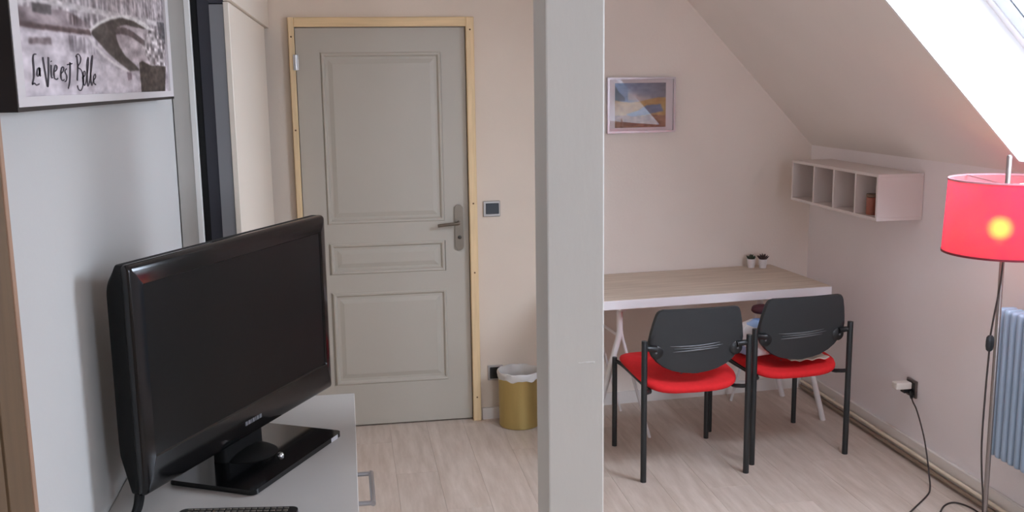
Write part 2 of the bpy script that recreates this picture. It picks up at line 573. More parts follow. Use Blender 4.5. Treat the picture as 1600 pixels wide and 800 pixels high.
# ---------------------------------------------------------------- wall fittings on the door wall
def plate(name, cx, cz, w, h, label, cat, inner, axis_m, parts=()):
    t = empty(name, (0, 0, 0))
    t.matrix_world = axis_m @ Matrix.Translation((0, 0, 0))
    tag(t, label, cat)
    return t
sw = tag(empty('light_switch', (.7305, YB, 1.127)), 'square black light switch in a silver frame beside the door', 'switch')
q = MB(); q.box((-.0445, -.009, -.041), (.0445, 0, .041), .003); q.build('frame', mat('silver_plastic', (172, 168, 164), .35, .4), sw)
q = MB(); q.box((-.031, -.0125, -.027), (.037, -.009, .029), .002); q.build('rocker', mat('anthracite', (38, 44, 50), .35), sw)
so = tag(empty('wall_socket', (.735, YB, .252)), 'black wall socket low down beside the golden bin', 'socket')
q = MB(); q.box((-.041, -.009, -.041), (.041, 0, .041), .003); q.build('frame', mat('grey_plastic', (176, 168, 163), .4), so)
q = MB(); q.box((-.030, -.012, -.031), (.031, -.009, .031), .002); q.build('insert', M_BLACK, so)

# ---------------------------------------------------------------- heating pipes
M_PIPE = mat('pipe_paint', (228, 214, 192), 0.3)
M_PIPE2 = mat('pipe_dark_paint', (150, 130, 112), 0.4)
for zz, lab in ((.050, 'upper pale heating pipe running above the floor along the knee wall'), (.020, 'lower brown heating pipe lying on the floor along the knee wall')):
    q = MB()
    q.tube(smooth_path([(2.536, YF + .05, zz), (2.536, 1.5, zz), (2.536, 3.0, zz), (2.536, 5.27, zz)], 4), .0085 if zz > .03 else .0095, 10)
    pp = tag(q.build('heating_pipe', M_PIPE if zz > .03 else M_PIPE2, smooth=60), lab, 'pipe')
    for yy in (.4, 1.6, 2.9, 4.0, 4.9):
        c = MB(); c.box((2.546, yy - .006, zz - .006), (2.5535, yy + .006, zz + .006), .001)
        c.build('pipe_clip', M_SKIRT, pp)

# ---------------------------------------------------------------- wardrobe in the left corner
wd = tag(empty('wardrobe', (0, 0, 0)), 'tall white wardrobe between left wall and door with a black and grey striped end', 'wardrobe')
M_WPAN = mat('wardrobe_white', (226, 215, 200), .45)
q = MB(); q.box((-.546, 3.475, .0), (-.372, 4.955, 2.03)); q.box((-.546, 3.475, 2.03), (-.372, 5.12, 2.49)); q.build('body', mat('dark_carcass', (40, 40, 44), .6), wd)
q = MB(); q.box((-.372, 3.452, .06), (-.354, 4.96, 2.0385), .0015); q.build('front_panel', M_WPAN, wd)
q = MB(); q.box((-.371, 3.452, 2.0410), (-.342, 5.122, 2.488), .0015); q.build('upper_front_panel', M_WPAN, wd)
q = MB(); q.box((-.372, 3.46, 0), (-.362, 4.95, .06)); q.build('plinth', M_DARK, wd)
M_GREY = mat('grey_panel', (192, 188, 182), .5)
q = MB(); q.box((-.5465, 3.452, 0), (-.4935, 3.474, 2.488)); tag(q.build('end_strip', M_GREY, wd), 'mid grey end strip')
q = MB(); q.box((-.4930, 3.444, 0), (-.4760, 3.474, 2.488), .001); tag(q.build('edge_trim', M_WHITE, wd), 'thin white edge trim')
q = MB(); q.box((-.4755, 3.468, 0), (-.4540, 3.474, 2.488)); tag(q.build('end_strip', M_DARK, wd), 'black recessed strip')
q = MB(); q.box((-.4535, 3.458, 0), (-.4170, 3.474, 2.488)); tag(q.build('end_strip', mat('navy_black', (44, 45, 54), .45), wd), 'blue black end strip')
q = MB(); q.box((-.4165, 3.454, 0), (-.3730, 3.474, 2.030)); tag(q.build('end_strip', mat('dark_grey_panel', (124, 124, 127), .5), wd), 'dark grey end strip')
q = MB(); q.box((-.4165, 3.456, 2.034), (-.3725, 3.474, 2.488)); tag(q.build('end_strip', mat('navy_black', (44, 45, 54), .45), wd), 'blue black upper end strip')

# ---------------------------------------------------------------- oak cupboard at the far left edge
oc = tag(empty('oak_cupboard', (0, 0, 0)), 'flat brown oak cupboard at the left edge of the photo, next to the large canvas', 'cupboard')
M_OAK = mat('brown_oak', (104, 82, 58), .55, var=.12, scale=8, stretch=(5, 5, .4))
M_OAKE = mat('light_oak_edge', (170, 136, 112), .5, var=.06, scale=8, stretch=(5, 5, .4))
q = MB(); q.box((XL + .001, .5, 0), (-.512, 1.588, 2.1)); q.build('body', mat('oak_body', (70, 58, 48), .6), oc)
q = MB(); q.box((XL + .001, 1.5885, 0), (-.500, 1.604, 2.1), .001); tag(q.build('side_panel', M_OAKE, oc), 'lighter oak front edge')
for y0, y1 in ((1.488, 1.587), (.99, 1.475), (.52, .985)):
    q = MB(); q.box((-.5118, y0, .02), (-.502, y1, 2.09), .001); q.build('door', M_OAK, oc)

FEAT = {"inner":[[0.026,0.172],[0.02,0.018],[1.418,0.02],[1.51,0.289]],"band":[[0.023,0.144],[0.153,0.144],[0.534,0.152],[0.542,0.142],[0.149,0.135],[0.021,0.135]],"block":[[0.145,0.178],[0.261,0.182],[0.255,0.164],[0.144,0.163]],"quay":[[0.026,0.172],[0.286,0.193],[1.493,0.221],[1.486,0.206],[0.37,0.183],[0.164,0.181],[0.023,0.164]],"wallshade":[[0.023,0.164],[0.161,0.172],[0.378,0.179],[0.548,0.162],[0.534,0.151],[0.153,0.144],[0.023,0.144]],"archrim":[[0.524,0.153],[0.609,0.173],[0.725,0.191],[0.843,0.203],[0.994,0.207],[1.16,0.199],[1.259,0.187],[1.164,0.186],[0.991,0.197],[0.84,0.196],[0.729,0.184],[0.624,0.168],[0.55,0.152]],"archdark":[[0.55,0.152],[0.624,0.168],[0.729,0.184],[0.84,0.196],[0.991,0.197],[1.164,0.186],[1.009,0.183],[0.878,0.182],[0.797,0.171],[0.772,0.16],[0.856,0.161],[1.043,0.164],[0.853,0.154],[0.781,0.146],[0.802,0.13],[0.865,0.108],[0.966,0.092],[1.026,0.078],[0.905,0.074],[0.788,0.092],[0.677,0.112],[0.599,0.131],[0.543,0.145]],"reflrim":[[0.529,0.138],[0.579,0.122],[0.674,0.103],[0.786,0.086],[0.904,0.073],[0.866,0.071],[0.751,0.084],[0.636,0.101],[0.551,0.121],[0.517,0.135]],"water":[[0.781,0.146],[0.774,0.166],[0.878,0.182],[1.155,0.185],[1.435,0.138],[1.416,0.094],[1.188,0.083],[1.029,0.087],[0.9,0.103],[0.802,0.13]],"darkblock":[[1.025,0.097],[1.069,0.101],[1.191,0.092],[1.31,0.094],[1.416,0.094],[1.374,0.02],[1.029,0.022],[1.024,0.074]],"rightdark":[[1.319,0.215],[1.493,0.221],[1.464,0.153],[1.401,0.162],[1.327,0.184]],"patch":[[0.109,0.119],[0.243,0.125],[0.243,0.112],[0.105,0.109]],"lightwater":[[0.047,0.105],[0.144,0.117],[0.347,0.114],[0.49,0.102],[0.655,0.086],[0.963,0.064],[1.02,0.022],[0.02,0.019]],"inkspot":[[0.866,0.072],[0.919,0.072],[0.92,0.055],[0.873,0.052]]}
STROKES =[[[0.142,0.093],[0.128,0.092],[0.121,0.085],[0.12,0.069],[0.117,0.056],[0.106,0.045],[0.104,0.043],[0.116,0.045],[0.127,0.042],[0.145,0.044]],[[0.154,0.071],[0.141,0.068],[0.135,0.059],[0.142,0.057],[0.152,0.063],[0.154,0.071],[0.152,0.058],[0.158,0.059]],[[0.178,0.089],[0.182,0.072],[0.187,0.052],[0.192,0.039],[0.2,0.052],[0.208,0.073],[0.212,0.09]],[[0.225,0.077],[0.221,0.062],[0.222,0.055],[0.229,0.055]],[[0.227,0.084],[0.228,0.082]],[[0.249,0.076],[0.239,0.065],[0.24,0.054],[0.253,0.052],[0.263,0.054]],[[0.24,0.065],[0.257,0.069],[0.26,0.075],[0.25,0.077]],[[0.284,0.062],[0.3,0.067],[0.306,0.073],[0.296,0.074],[0.285,0.066],[0.283,0.054],[0.292,0.05],[0.305,0.052]],[[0.327,0.072],[0.313,0.067],[0.322,0.058],[0.316,0.05],[0.303,0.048]],[[0.354,0.084],[0.348,0.064],[0.339,0.047],[0.325,0.035]],[[0.329,0.079],[0.371,0.082]],[[0.409,0.097],[0.408,0.076],[0.396,0.05]],[[0.397,0.095],[0.419,0.101],[0.436,0.095],[0.431,0.086],[0.409,0.076],[0.432,0.071],[0.444,0.059],[0.439,0.043],[0.42,0.032],[0.401,0.033],[0.393,0.041]],[[0.435,0.055],[0.459,0.061],[0.461,0.068],[0.448,0.066],[0.44,0.05],[0.449,0.041],[0.463,0.048]],[[0.463,0.048],[0.49,0.077],[0.498,0.096],[0.484,0.086],[0.476,0.058],[0.476,0.04],[0.491,0.046]],[[0.491,0.046],[0.523,0.081],[0.535,0.101],[0.518,0.089],[0.506,0.058],[0.508,0.041],[0.522,0.048]],[[0.522,0.05],[0.546,0.057],[0.545,0.064],[0.53,0.058],[0.529,0.046],[0.546,0.042]]]

# ---------------------------------------------------------------- pictures (flat prints as vertex colour)
def inside(poly, U, V):
    r = np.zeros(U.shape, bool)
    n = len(poly)
    for i in range(n):
        x0, y0 = poly[i]; x1, y1 = poly[(i + 1) % n]
        if y0 == y1: continue
        c = ((V >= min(y0, y1)) & (V < max(y0, y1)))
        xi = x0 + (V - y0) * (x1 - x0) / (y1 - y0)
        r ^= c & (U < xi)
    return r
def vnoise(U, V, su, sv, seed):
    rng = np.random.RandomState(seed)
    g = rng.rand(64, 64)
    a, b = U * su, V * sv
    i, j = np.floor(a).astype(int), np.floor(b).astype(int)
    fa, fb = a - i, b - j
    fa = fa * fa * (3 - 2 * fa); fb = fb * fb * (3 - 2 * fb)
    G = lambda p, q: g[p % 64, q % 64]
    return (G(i, j) * (1 - fa) + G(i + 1, j) * fa) * (1 - fb) + (G(i, j + 1) * (1 - fa) + G(i + 1, j + 1) * fa) * fb
def blur(C):
    K = C.copy()
    for ax in (0, 1):
        K = (np.roll(K, 1, ax) + 2 * K + np.roll(K, -1, ax)) / 4
    return K
def print_mesh(name, us, vs, C, P, material, parent):
    """grid mesh with colours C (nu, nv, 3 in sRGB 0-255); P(u, v) gives the point"""
    nu, nv = len(us), len(vs)
    co = [P(u, v) for u in us for v in vs]
    idx = np.arange(nu * nv).reshape(nu, nv)
    F = np.stack([idx[:-1, :-1], idx[1:, :-1], idx[1:, 1:], idx[:-1, 1:]], -1).reshape(-1, 4)
    me = bpy.data.meshes.new(name)
    me.from_pydata(co, [], F.tolist())
    at = me.color_attributes.new('print_colour', 'FLOAT_COLOR', 'POINT')
    c = np.clip(C.reshape(-1, 3) / 255, 0, 1)
    c = np.where(c <= .04045, c / 12.92, ((c + .055) / 1.055) ** 2.4)
    at.data.foreach_set('color', np.concatenate([c, np.ones((len(c), 1))], 1).astype(np.float32).ravel())
    me.materials.append(material)
    o = bpy.data.objects.new(name, me)
    COL.objects.link(o)
    o.parent = parent
    return o

# large canvas on the left wall: u runs along the wall, v up
CV = tag(empty('framed_canvas', (-.55, 1.69, 1.735)), 'large black framed black and white canvas of a bridge over a river, lettered', 'picture')
CW, CH = 1.492, .74
q = MB(); q.frame(0, CW, 0, CH, .012, .001, .050, 'x')
q.box((.001, .010, .010), (.044, CW - .010, CH - .010))
q.build('frame', mat('black_frame', (26, 20, 20), .45), CV)
q = MB()
for (a0, a1, b0, b1) in ((.0055, .045, .0075, CH - .0055), (CW - .056, CW - .0055, .0075, CH - .0055), (.045, CW - .056, .0075, .0235), (.045, CW - .056, CH - .0235, CH - .0055)):
    q.box((.0441, a0, b0), (.0507, a1, b1))
q.build('white_border', mat('print_border', (216, 211, 211), .6), CV)
us = np.linspace(.042, CW - .053, 380)
vs = np.concatenate([np.linspace(.019, .31, 190), np.linspace(.315, CH - .017, 60)])
U, V = np.meshgrid(us, vs, indexing='ij')
C = np.zeros(U.shape + (3,))
C[:] = (176, 164, 172)
n1 = vnoise(U, V, 14, 50, 1); n2 = vnoise(U, V, 45, 120, 2); n3 = vnoise(U, V, 90, 30, 5)
C += ((n1 - .5) * 40 + (n2 - .5) * 24)[..., None]
def paint(k, rgb, var=0.0, nz=None):
    mk = inside(FEAT[k], U, V)
    C[mk] = np.array(rgb)
    if var: C[mk] += ((nz if nz is not None else n2)[mk] - .5)[:, None] * var
# upper facades and embankment
up = V > .165
C[up] = np.array((164, 152, 158)); C[up] += ((n3[up] - .5) * 90 + (n2[up] - .5) * 40)[:, None]
hi_ = V > .30
C[hi_] = np.array((190, 184, 188)); C[hi_] += ((n3[hi_] - .5) * 60)[:, None]
paint('wallshade', (138, 122, 128), 60, n1)
paint('quay', (186, 176, 180), 40)
paint('block', (84, 74, 78), 30)
paint('lightwater', (188, 176, 184), 30, n1)
lw = inside(FEAT['lightwater'], U, V)
C[lw] += ((vnoise(U, V, 30, 3, 8)[lw] - .5) * 26)[:, None]
paint('patch', (122, 106, 112), 70, n3)
arc = (U > .36) & (U < .56) & (V > .155) & (V < .175); C[arc] += ((n3[arc] - .6) * 110)[:, None]
rf = (U > .36) & (U < .60) & (V > .105) & (V < .135); C[rf] += ((n3[rf] - .6) * 90)[:, None]
paint('band', (92, 72, 76), 16)
paint('archdark', (82, 70, 70), 16)
paint('water', (172, 158, 164), 60, n1)
dk = inside(FEAT['water'], U, V) & (np.abs(V - (.155 + .012 * np.sin(U * 9))) < .008) & (U < 1.2); C[dk] = (98, 82, 86)
fol = (U > 1.08) & (U < 1.42) & (V > .085) & (V < .20) & (V < .21 - (U - 1.1) * .10) & inside([(1.08, .14), (1.2, .19), (1.42, .20), (1.42, .07), (1.2, .085)], U, V)
C[fol] = np.array((158, 146, 150)); C[fol] += ((vnoise(U, V, 38, 110, 12)[fol] - .5) * 150)[:, None]
paint('rightdark', (108, 100, 106), 60)
paint('archrim', (206, 198, 200), 16)
paint('reflrim', (202, 192, 196), 16)
paint('darkblock', (78, 64, 62), 34)
paint('inkspot', (132, 114, 124), 20)
C[..., 1] += 4; C += ((vnoise(U, V, 70, 260, 31) - .5) * 22 + (vnoise(U, V, 22, 90, 32) - .5) * 30)[..., None]
C = np.clip((C - 130) * 1.22 + 132, 0, 255)
C = blur(blur(C))
print_mesh('print', us, vs, C, lambda u, v: (.0446, u, v), attr_mat('canvas_print', .6), CV)
# hand-lettering "La Vie est Belle"
lt = MB()
for st in STROKES:
    pts = smooth_path([(0, u, v) for u, v in st], 5) if len(st) > 2 else [Vector((0, *s)) for s in st]
    w = .0019
    L, Rr = [], []
    for i, q_ in enumerate(pts):
        t = (pts[min(i + 1, len(pts) - 1)] - pts[max(i - 1, 0)])
        t = Vector((0, t.y, t.z)).normalized() if t.length > 1e-7 else Vector((0, 0, 1))
        nn = Vector((0, -t.z, t.y))
        ww = w * (0.75 + 0.6 * abs(t.z))
        nn = Vector((0, nn.y * ww * 2.2, nn.z * ww * .8))
        L.append(lt.bm.verts.new((.0452, q_.y + nn.y, q_.z + nn.z)))
        Rr.append(lt.bm.verts.new((.0452, q_.y - nn.y, q_.z - nn.z)))
    for i in range(len(pts) - 1):
        lt.bm.faces.new((L[i], L[i + 1], Rr[i + 1], Rr[i]))
tag(lt.build('lettering', mat('ink', (58, 50, 58), .7), CV), 'dark handwritten words La Vie est Belle')

# small framed landscape on the desk wall
ang = math.atan(DWS)
FP = tag(empty('framed_landscape', (1.366, dwy(1.366), 1.494), ang), 'small silver framed landscape hanging on the wall above the desk', 'picture')
FW, FH = .382, .291
q = MB(); q.frame(0, FW, 0, FH, .011, -.020, -.001, 'y'); q.build('frame', mat('silver_frame', (196, 186, 188), .3, .75), FP)
q = MB(); q.box((.0105, -.009, .0105), (FW - .0105, -.002, FH - .0105)); q.build('mat_board', mat('mat_board', (232, 216, 218), .7), FP)
us = np.linspace(.044, .330, 110); vs = np.linspace(.028, .262, 90)
U, V = np.meshgrid((us - .044) / .286, (vs - .028) / .234, indexing='ij')
U, V = np.meshgrid((us - us[0]) / (us[-1] - us[0]), (vs - vs[0]) / (vs[-1] - vs[0]), indexing='ij')
na = vnoise(U, V, 6, 7, 21); nb = vnoise(U, V, 15, 18, 22)
C = np.zeros(U.shape + (3,))
C[:] = (118, 138, 178)
sk = V > .6
C[sk] = (np.array((124, 146, 188)) * (1 - U[sk][:, None] * .6) + np.array((120, 92, 82)) * U[sk][:, None] * .6)
cl = np.exp(-((V - (.80 - .34 * U)) / .12) ** 2) * (U > .25) * (.6 + .6 * na)
C = C * (1 - np.clip(cl, 0, 1)[..., None] * .75) + np.array((214, 192, 186)) * np.clip(cl, 0, 1)[..., None] * .75
hill = inside([(0, .95), (.08, .80), (.2, .66), (.2, .6), (0, .6)], U, V); C[hill] = (66, 78, 96)
fl = V < .62 - .05 * np.sin(U * 5)
fcol = np.array((172, 124, 62)) * (1 - na[..., None]) + np.array((196, 160, 104)) * na[..., None]
C[fl] = fcol[fl]
lake = inside([(.22, .30), (.45, .38), (.62, .50), (.9, .52), (.95, .36), (.6, .28), (.3, .24)], U, V); C[lake] = (104, 116, 146)
bt = V < .24 + .05 * na; C[bt] = np.array((140, 92, 66)) + (nb[bt] - .5)[:, None] * 40
C += (nb - .5)[..., None] * 26
C = blur(C)
print_mesh('print', us, vs, C, lambda u, v: (u, -.0094, v), attr_mat('landscape_print', .6), FP)
q = MB(); q.box((.010, -.0150, .010), (FW - .010, -.0130, FH - .010)); q.build('glass', M_PICGLASS, FP)

# ---------------------------------------------------------------- chest of drawers
CZ = .85
ch = tag(empty('chest_of_drawers', (0, 0, 0)), 'white chest of drawers under the television', 'chest')
M_CH = mat('white_melamine', (192, 188, 183), .32, var=.015, scale=3)
Y0, Y1 = 1.90, 2.980
q = MB(); q.box((-.545, Y0 + .01, .06), (-.024, Y1 - .01, CZ - .024)); q.build('body', M_CH, ch)
q = MB(); q.box((-.548, Y0, CZ - .0235), (-.004, Y1, CZ), .0015); q.build('top_board', M_CH, ch)
q = MB(); q.box((-.54, Y0 + .02, 0), (-.05, Y1 - .02, .06)); q.build('plinth', M_CH, ch)
zz = [.064, .255, .446, .637, CZ - .027]
for k in range(4):
    d = MB(); d.box((-.0235, Y0 + .003, zz[k]), (-.006, Y1 - .003, zz[k + 1] - .003), .0015)
    dr = d.build('drawer', M_CH, ch)
    zc = (zz[k] + zz[k + 1]) / 2 + .035
    h = MB()
    for yy in (2.35, 2.54):
        h.tube([(-.006, yy, zc), (.031, yy, zc)], .006, 10)
    h.tube([(.031, 2.344, zc), (.031, 2.546, zc)], .0065, 10)
    h.build('handle', mat('satin_handle', (176, 176, 180), .32, .9), dr, smooth=40)

# ---------------------------------------------------------------- television
TVA = 1.0837
tv = tag(empty('television', (-.251 + .01 * math.sin(TVA), 2.483 - .01 * math.cos(TVA), CZ + .001), TVA), 'black flat screen television standing on the white chest', 'television')
M_GLOSS = mat('piano_black', (14, 14, 15), .12, spec=.5)
M_SHELL = mat('matt_black_shell', (15, 15, 15), .6, spec=.25)
TW, TH_, TZ = .82, .50, .062
def loops(specs):
    """bridge rounded-rectangle loops (x0, x1, z0, z1, radius, y)"""
    q = MB(); prev = None; first = None
    for (x0, x1, z0, z1, r, y) in specs:
        ring = [q.bm.verts.new((a, y, b)) for a, b in rrect(x1 - x0, z1 - z0, r, 8, (x0 + x1) / 2, (z0 + z1) / 2)]
        if prev:
            for k in range(len(ring)):
                q.bm.faces.new((prev[k], prev[(k + 1) % len(ring)], ring[(k + 1) % len(ring)], ring[k]))
        else:
            first = ring
        prev = ring
    return q, first, prev
hw = TW / 2
q, a, b = loops([(-hw + .001, hw - .001, TZ + .001, TZ + TH_ - .001, .009, .034),
                 (-hw, hw, TZ, TZ + TH_, .009, .032),
                 (-hw + .0005, hw - .0005, TZ + .0005, TZ + TH_ - .0005, .009, .026),
                 (-hw + .002, hw - .002, TZ + .002, TZ + TH_ - .002, .009, .0215),
                 (-hw + .005, hw - .005, TZ + .005, TZ + TH_ - .005, .008, .0172),
                 (-hw + .009, hw - .009, TZ + .010, TZ + TH_ - .010, .006, .0150),
                 (-hw + .014, hw - .014, TZ + .020, TZ + TH_ - .017, .005, .0138),
                 (-hw + .022, hw - .022, TZ + .036, TZ + TH_ - .027, .004, .0122),
                 (-hw + .036, hw - .036, TZ + .078, TZ + TH_ - .044, .003, .0105),
                 (-hw + .039, hw - .039, TZ + .081, TZ + TH_ - .047, .003, .0150)])
q.build('bezel', M_GLOSS, tv, smooth=50)
q = MB(); q.box((-hw + .038, .0148, TZ + .080), (hw - .038, .020, TZ + TH_ - .046)); q.build('screen', mat('screen_glass', (16, 16, 16), .25, spec=.3), tv)
q, a, b = loops([(-hw + .0008, hw - .0008, TZ + .0008, TZ + TH_ - .0008, .009, .0342),
                 (-hw + .0008, hw - .0008, TZ + .0008, TZ + TH_ - .0008, .011, .052),
                 (-hw + .003, hw - .003, TZ + .012, TZ + TH_ - .004, .03, .062),
                 (-hw + .006, hw - .006, TZ + .050, TZ + TH_ - .020, .04, .078),
                 (-hw + .016, hw - .016, TZ + .080, TZ + TH_ - .030, .04, .088),
                 (-hw + .10, hw - .10, TZ + .10, TZ + TH_ - .06, .04, .094)])
q.bm.faces.new(a[::-1]); q.bm.faces.new(b)
q.build('back_shell', M_SHELL, tv, smooth=45)
# neck and glossy foot plate
q = MB(); q.prism(rrect(.42, .235, .016, 6), 0, .012, 'z'); bp = q.build('foot_plate', M_GLOSS, tv, M=Matrix.Translation((0, -.0, .0005)))
q = MB(); q.box((.150, -.1180, .0002), (.185, -.1166, .011)); tag(q.build('sticker', mat('silver_sticker', (200, 200, 204), .35), bp), 'silver sticker on the foot')
q = MB(); q.prism(rrect(.17, .045, .018, 6, 0, .062), .012, TZ + .03, 'z'); nk = q.build('neck', M_SHELL, tv, smooth=40)
q = MB(); q.lathe([(.075, .0127), (.066, .018), (.040, .024), (0, .026)], 28, (0, .036, 0)); q.build('swivel_cover', M_SHELL, nk, smooth=50)
q = MB(); q.lathe([(.009, .0125), (.0088, .0165), (.006, .0205), (0, .0220)], 18, (.0, -.058, 0)); tag(q.build('swivel_button', M_CHROME, bp, smooth=60), 'small chrome button on the foot')
q = MB()
xs = -.038
for wd_ in (.009, .009, .004, .008, .004, .009, .010):
    q.box((xs, .0104, TZ + .034), (xs + wd_, .0128, TZ + .044), .0004); xs += wd_ + .003
tag(q.build('logo_badge', mat('logo_silver', (120, 120, 124), .4), tv), 'small grey maker badge')
q = MB()
for off in (0, .013):
    q.tube(smooth_path([(-hw + .012 + off, .045, TZ + .006), (-hw + .004 + off, .045, TZ - .022), (-hw - .010 + off, .046, .022), (-hw - .030 + off, .060, .0075), (-hw - .035 + off, .095, .0075)], 6), .0068, 10)
tag(q.build('strand', M_SHELL, tv, smooth=50), 'black double cable at the lower left corner')  # two black tubes from the corner down to the chest top

# ---------------------------------------------------------------- remote control
rc = tag(empty('remote_control', (-.262, 2.118, CZ), math.atan2(-.034, .241)), 'black remote control with pale buttons on the chest, cut by the bottom edge', 'remote')
q = MB(); q.prism(rrect(.255, .056, .016, 6), .0005, .016, 'z'); q.build('case', M_BLACK, rc)
q0 = MB(); q0.box((-.0052, -.0034, 0), (.0052, .0034, .0022), .0008); pb = q0.build('button', mat('button_grey', (104, 98, 90), .5), rc)
pb.location = (-.105, .018, .016)
for r_ in range(3):
    for c_ in range(16):
        if r_ == 0 and c_ == 0: continue
        b2 = pb.copy(); COL.objects.link(b2); b2.location = (-.105 + c_ * .0138, .018 - r_ * .013, .016)

# ---------------------------------------------------------------- bin
bn = tag(empty('waste_bin', (.842, 5.008, 0)), 'round golden waste bin with a white liner beside the door', 'bin')
q = MB(); q.lathe([(0, .0005), (.102, .0005), (.105, .004), (.107, .268), (.1085, .272), (.105, .272), (.1025, .01), (0, .008)], 40)
M_GOLD = mat('brushed_gold', (200, 178, 116), .38, .85, var=.05, scale=30, stretch=(1, 1, .15))
q.build('bin_body', M_GOLD, bn, smooth=40)
q = MB(); random.seed(5)
n = 56
def rr_(k, base, amp, f): return base + amp * math.sin(f * 2 * math.pi * k / n) + amp * .6 * math.sin((f * 2 + 1) * 2 * math.pi * k / n + 1)
prof = [(.1105, .258, .0016), (.1125, .268, .0022), (.1135, .285, .0016), (.112, .294, .0012), (.108, .296, .0012), (.103, .285, .002), (.098, .25, .003), (.092, .18, .004), (.085, .10, .004), (.06, .06, .002)]
rings = []
for i, (r0, z0, am) in enumerate(prof):
    rings.append([q.bm.verts.new((rr_(k, r0, am if i else am, 5 + i % 3) * math.cos(2 * math.pi * k / n), rr_(k, r0, am, 5 + i % 3) * math.sin(2 * math.pi * k / n),
                  z0 + (0.004 * math.sin(7 * 2 * math.pi * k / n) + .0025 * math.sin(13 * 2 * math.pi * k / n) if i == 0 else .002 * math.sin(9 * 2 * math.pi * k / n + i)))) for k in range(n)])
for a, b in zip(rings[:-1], rings[1:]):
    for k in range(n):
        q.bm.faces.new((a[k], a[(k + 1) % n], b[(k + 1) % n], b[k]))
q.bm.faces.new(rings[-1])
q.build('bin_liner', mat('liner_plastic', (206, 202, 197), .35), bn, smooth=60)

# ---------------------------------------------------------------- desk on trestles
DA = math.atan(.075)
dk = tag(empty('desk', (2.377, 4.638, 0), DA), 'long desk with wood effect top and white trestle legs against the end wall', 'desk')
M_TREST = mat('white_steel', (226, 220, 218), .4)
q = MB(); q.box((-1.28, 0, .694), (0, .64, .7375), .0015); q.build('tabletop', mat('white_edge', (232, 226, 226), .45), dk)
def grain(name, c0, c1, sc):
    m = mat(name, c0, .45)
    nt = m.node_tree; b = nt.nodes['Principled BSDF']
    tc = nt.nodes.new('ShaderNodeTexCoord'); mp = nt.nodes.new('ShaderNodeMapping'); mp.inputs['Scale'].default_value = sc
    n = nt.nodes.new('ShaderNodeTexNoise'); n.inputs['Scale'].default_value = 4; n.inputs['Detail'].default_value = 8
    r = nt.nodes.new('ShaderNodeValToRGB')
    r.color_ramp.elements[0].position, r.color_ramp.elements[1].position = .3, .7
    r.color_ramp.elements[0].color = (*lin(c0), 1); r.color_ramp.elements[1].color = (*lin(c1), 1)
    nt.links.new(tc.outputs['Object'], mp.inputs[0]); nt.links.new(mp.outputs[0], n.inputs[0])
    nt.links.new(n.outputs['Fac'], r.inputs[0]); nt.links.new(r.outputs[0], b.inputs['Base Color'])
    return m
q = MB(); q.box((-1.2785, .0015, .7376), (-.0015, .6385, .7405), .0006)
tag(q.build('wood_surface', grain('grey_oak', (186, 168, 150), (214, 198, 180), (.7, 9, 1)), dk), 'grey oak effect surface')
for xs in (-.116, -1.082):
    t = MB(); t.box((xs - .016, .06, .668), (xs + .016, .58, .6935), .002)
    tr = t.build('trestle', M_TREST, dk)
    for yy in (.105, .535):
        for sx in (-1, 1):
            outer = (sx > 0) == (xs > -.5)
            if not outer and xs > -.5 and yy < .3: continue
            r_ = .0150 if outer else .008
            g = MB()
            g.tube([(xs + sx * .004, yy, .668), (xs + sx * .004, yy, .565), (xs + sx * .012, yy, .520), (xs + sx * .158, yy, .0)], [r_, r_, r_, r_ * .9], 10, rx=r_)
            g.build('leg', M_TREST, tr, smooth=40)
    g = MB(); g.tube([(xs, .105, .53), (xs, .535, .53)], .007, 8); g.build('cross_bar', M_TREST, tr, smooth=40)

# ---------------------------------------------------------------- chairs
M_CHF = mat('chair_black_tube', (34, 36, 37), .38)
M_CHB = mat('chair_black_shell', (44, 47, 49), .48, var=.03, scale=12, bump=.08, bscale=300)
M_RED = mat('red_fabric', (214, 24, 30), .85, var=.05, scale=60, bump=.25, bscale=500)
def superq(hwid, d0, d1, e, n=44, taper=0.0):
    out = []
    for k in range(n):
        a = 2 * math.pi * k / n
        ca, sa = math.cos(a), math.sin(a)
        x = hwid * math.copysign(abs(ca) ** (2 / e), ca)
        yy = (d0 + d1) / 2 + (d1 - d0) / 2 * math.copysign(abs(sa) ** (2 / e), sa)
        out.append((x * (1 + taper * (yy - (d0 + d1) / 2) / ((d1 - d0) / 2)), yy))
    return out
def back_point(s, z):
    """surface of the backrest: s across, z up; gently wrapped round the sitter and leaning back"""
    return Vector((s, -.205 - .16 * (z - .48) + .32 * s * s, z))
def back_half(z):
    keys = [(.478, .0), (.484, .060), (.495, .105), (.515, .148), (.54, .180), (.575, .208), (.61, .221), (.64, .223), (.68, .217), (.72, .209), (.755, .200), (.772, .194), (.782, .183), (.787, .165)]
    for (z0, a), (z1, b) in zip(keys[:-1], keys[1:]):
        if z <= z1: return a + (b - a) * (z - z0) / (z1 - z0)
    return keys[-1][1]
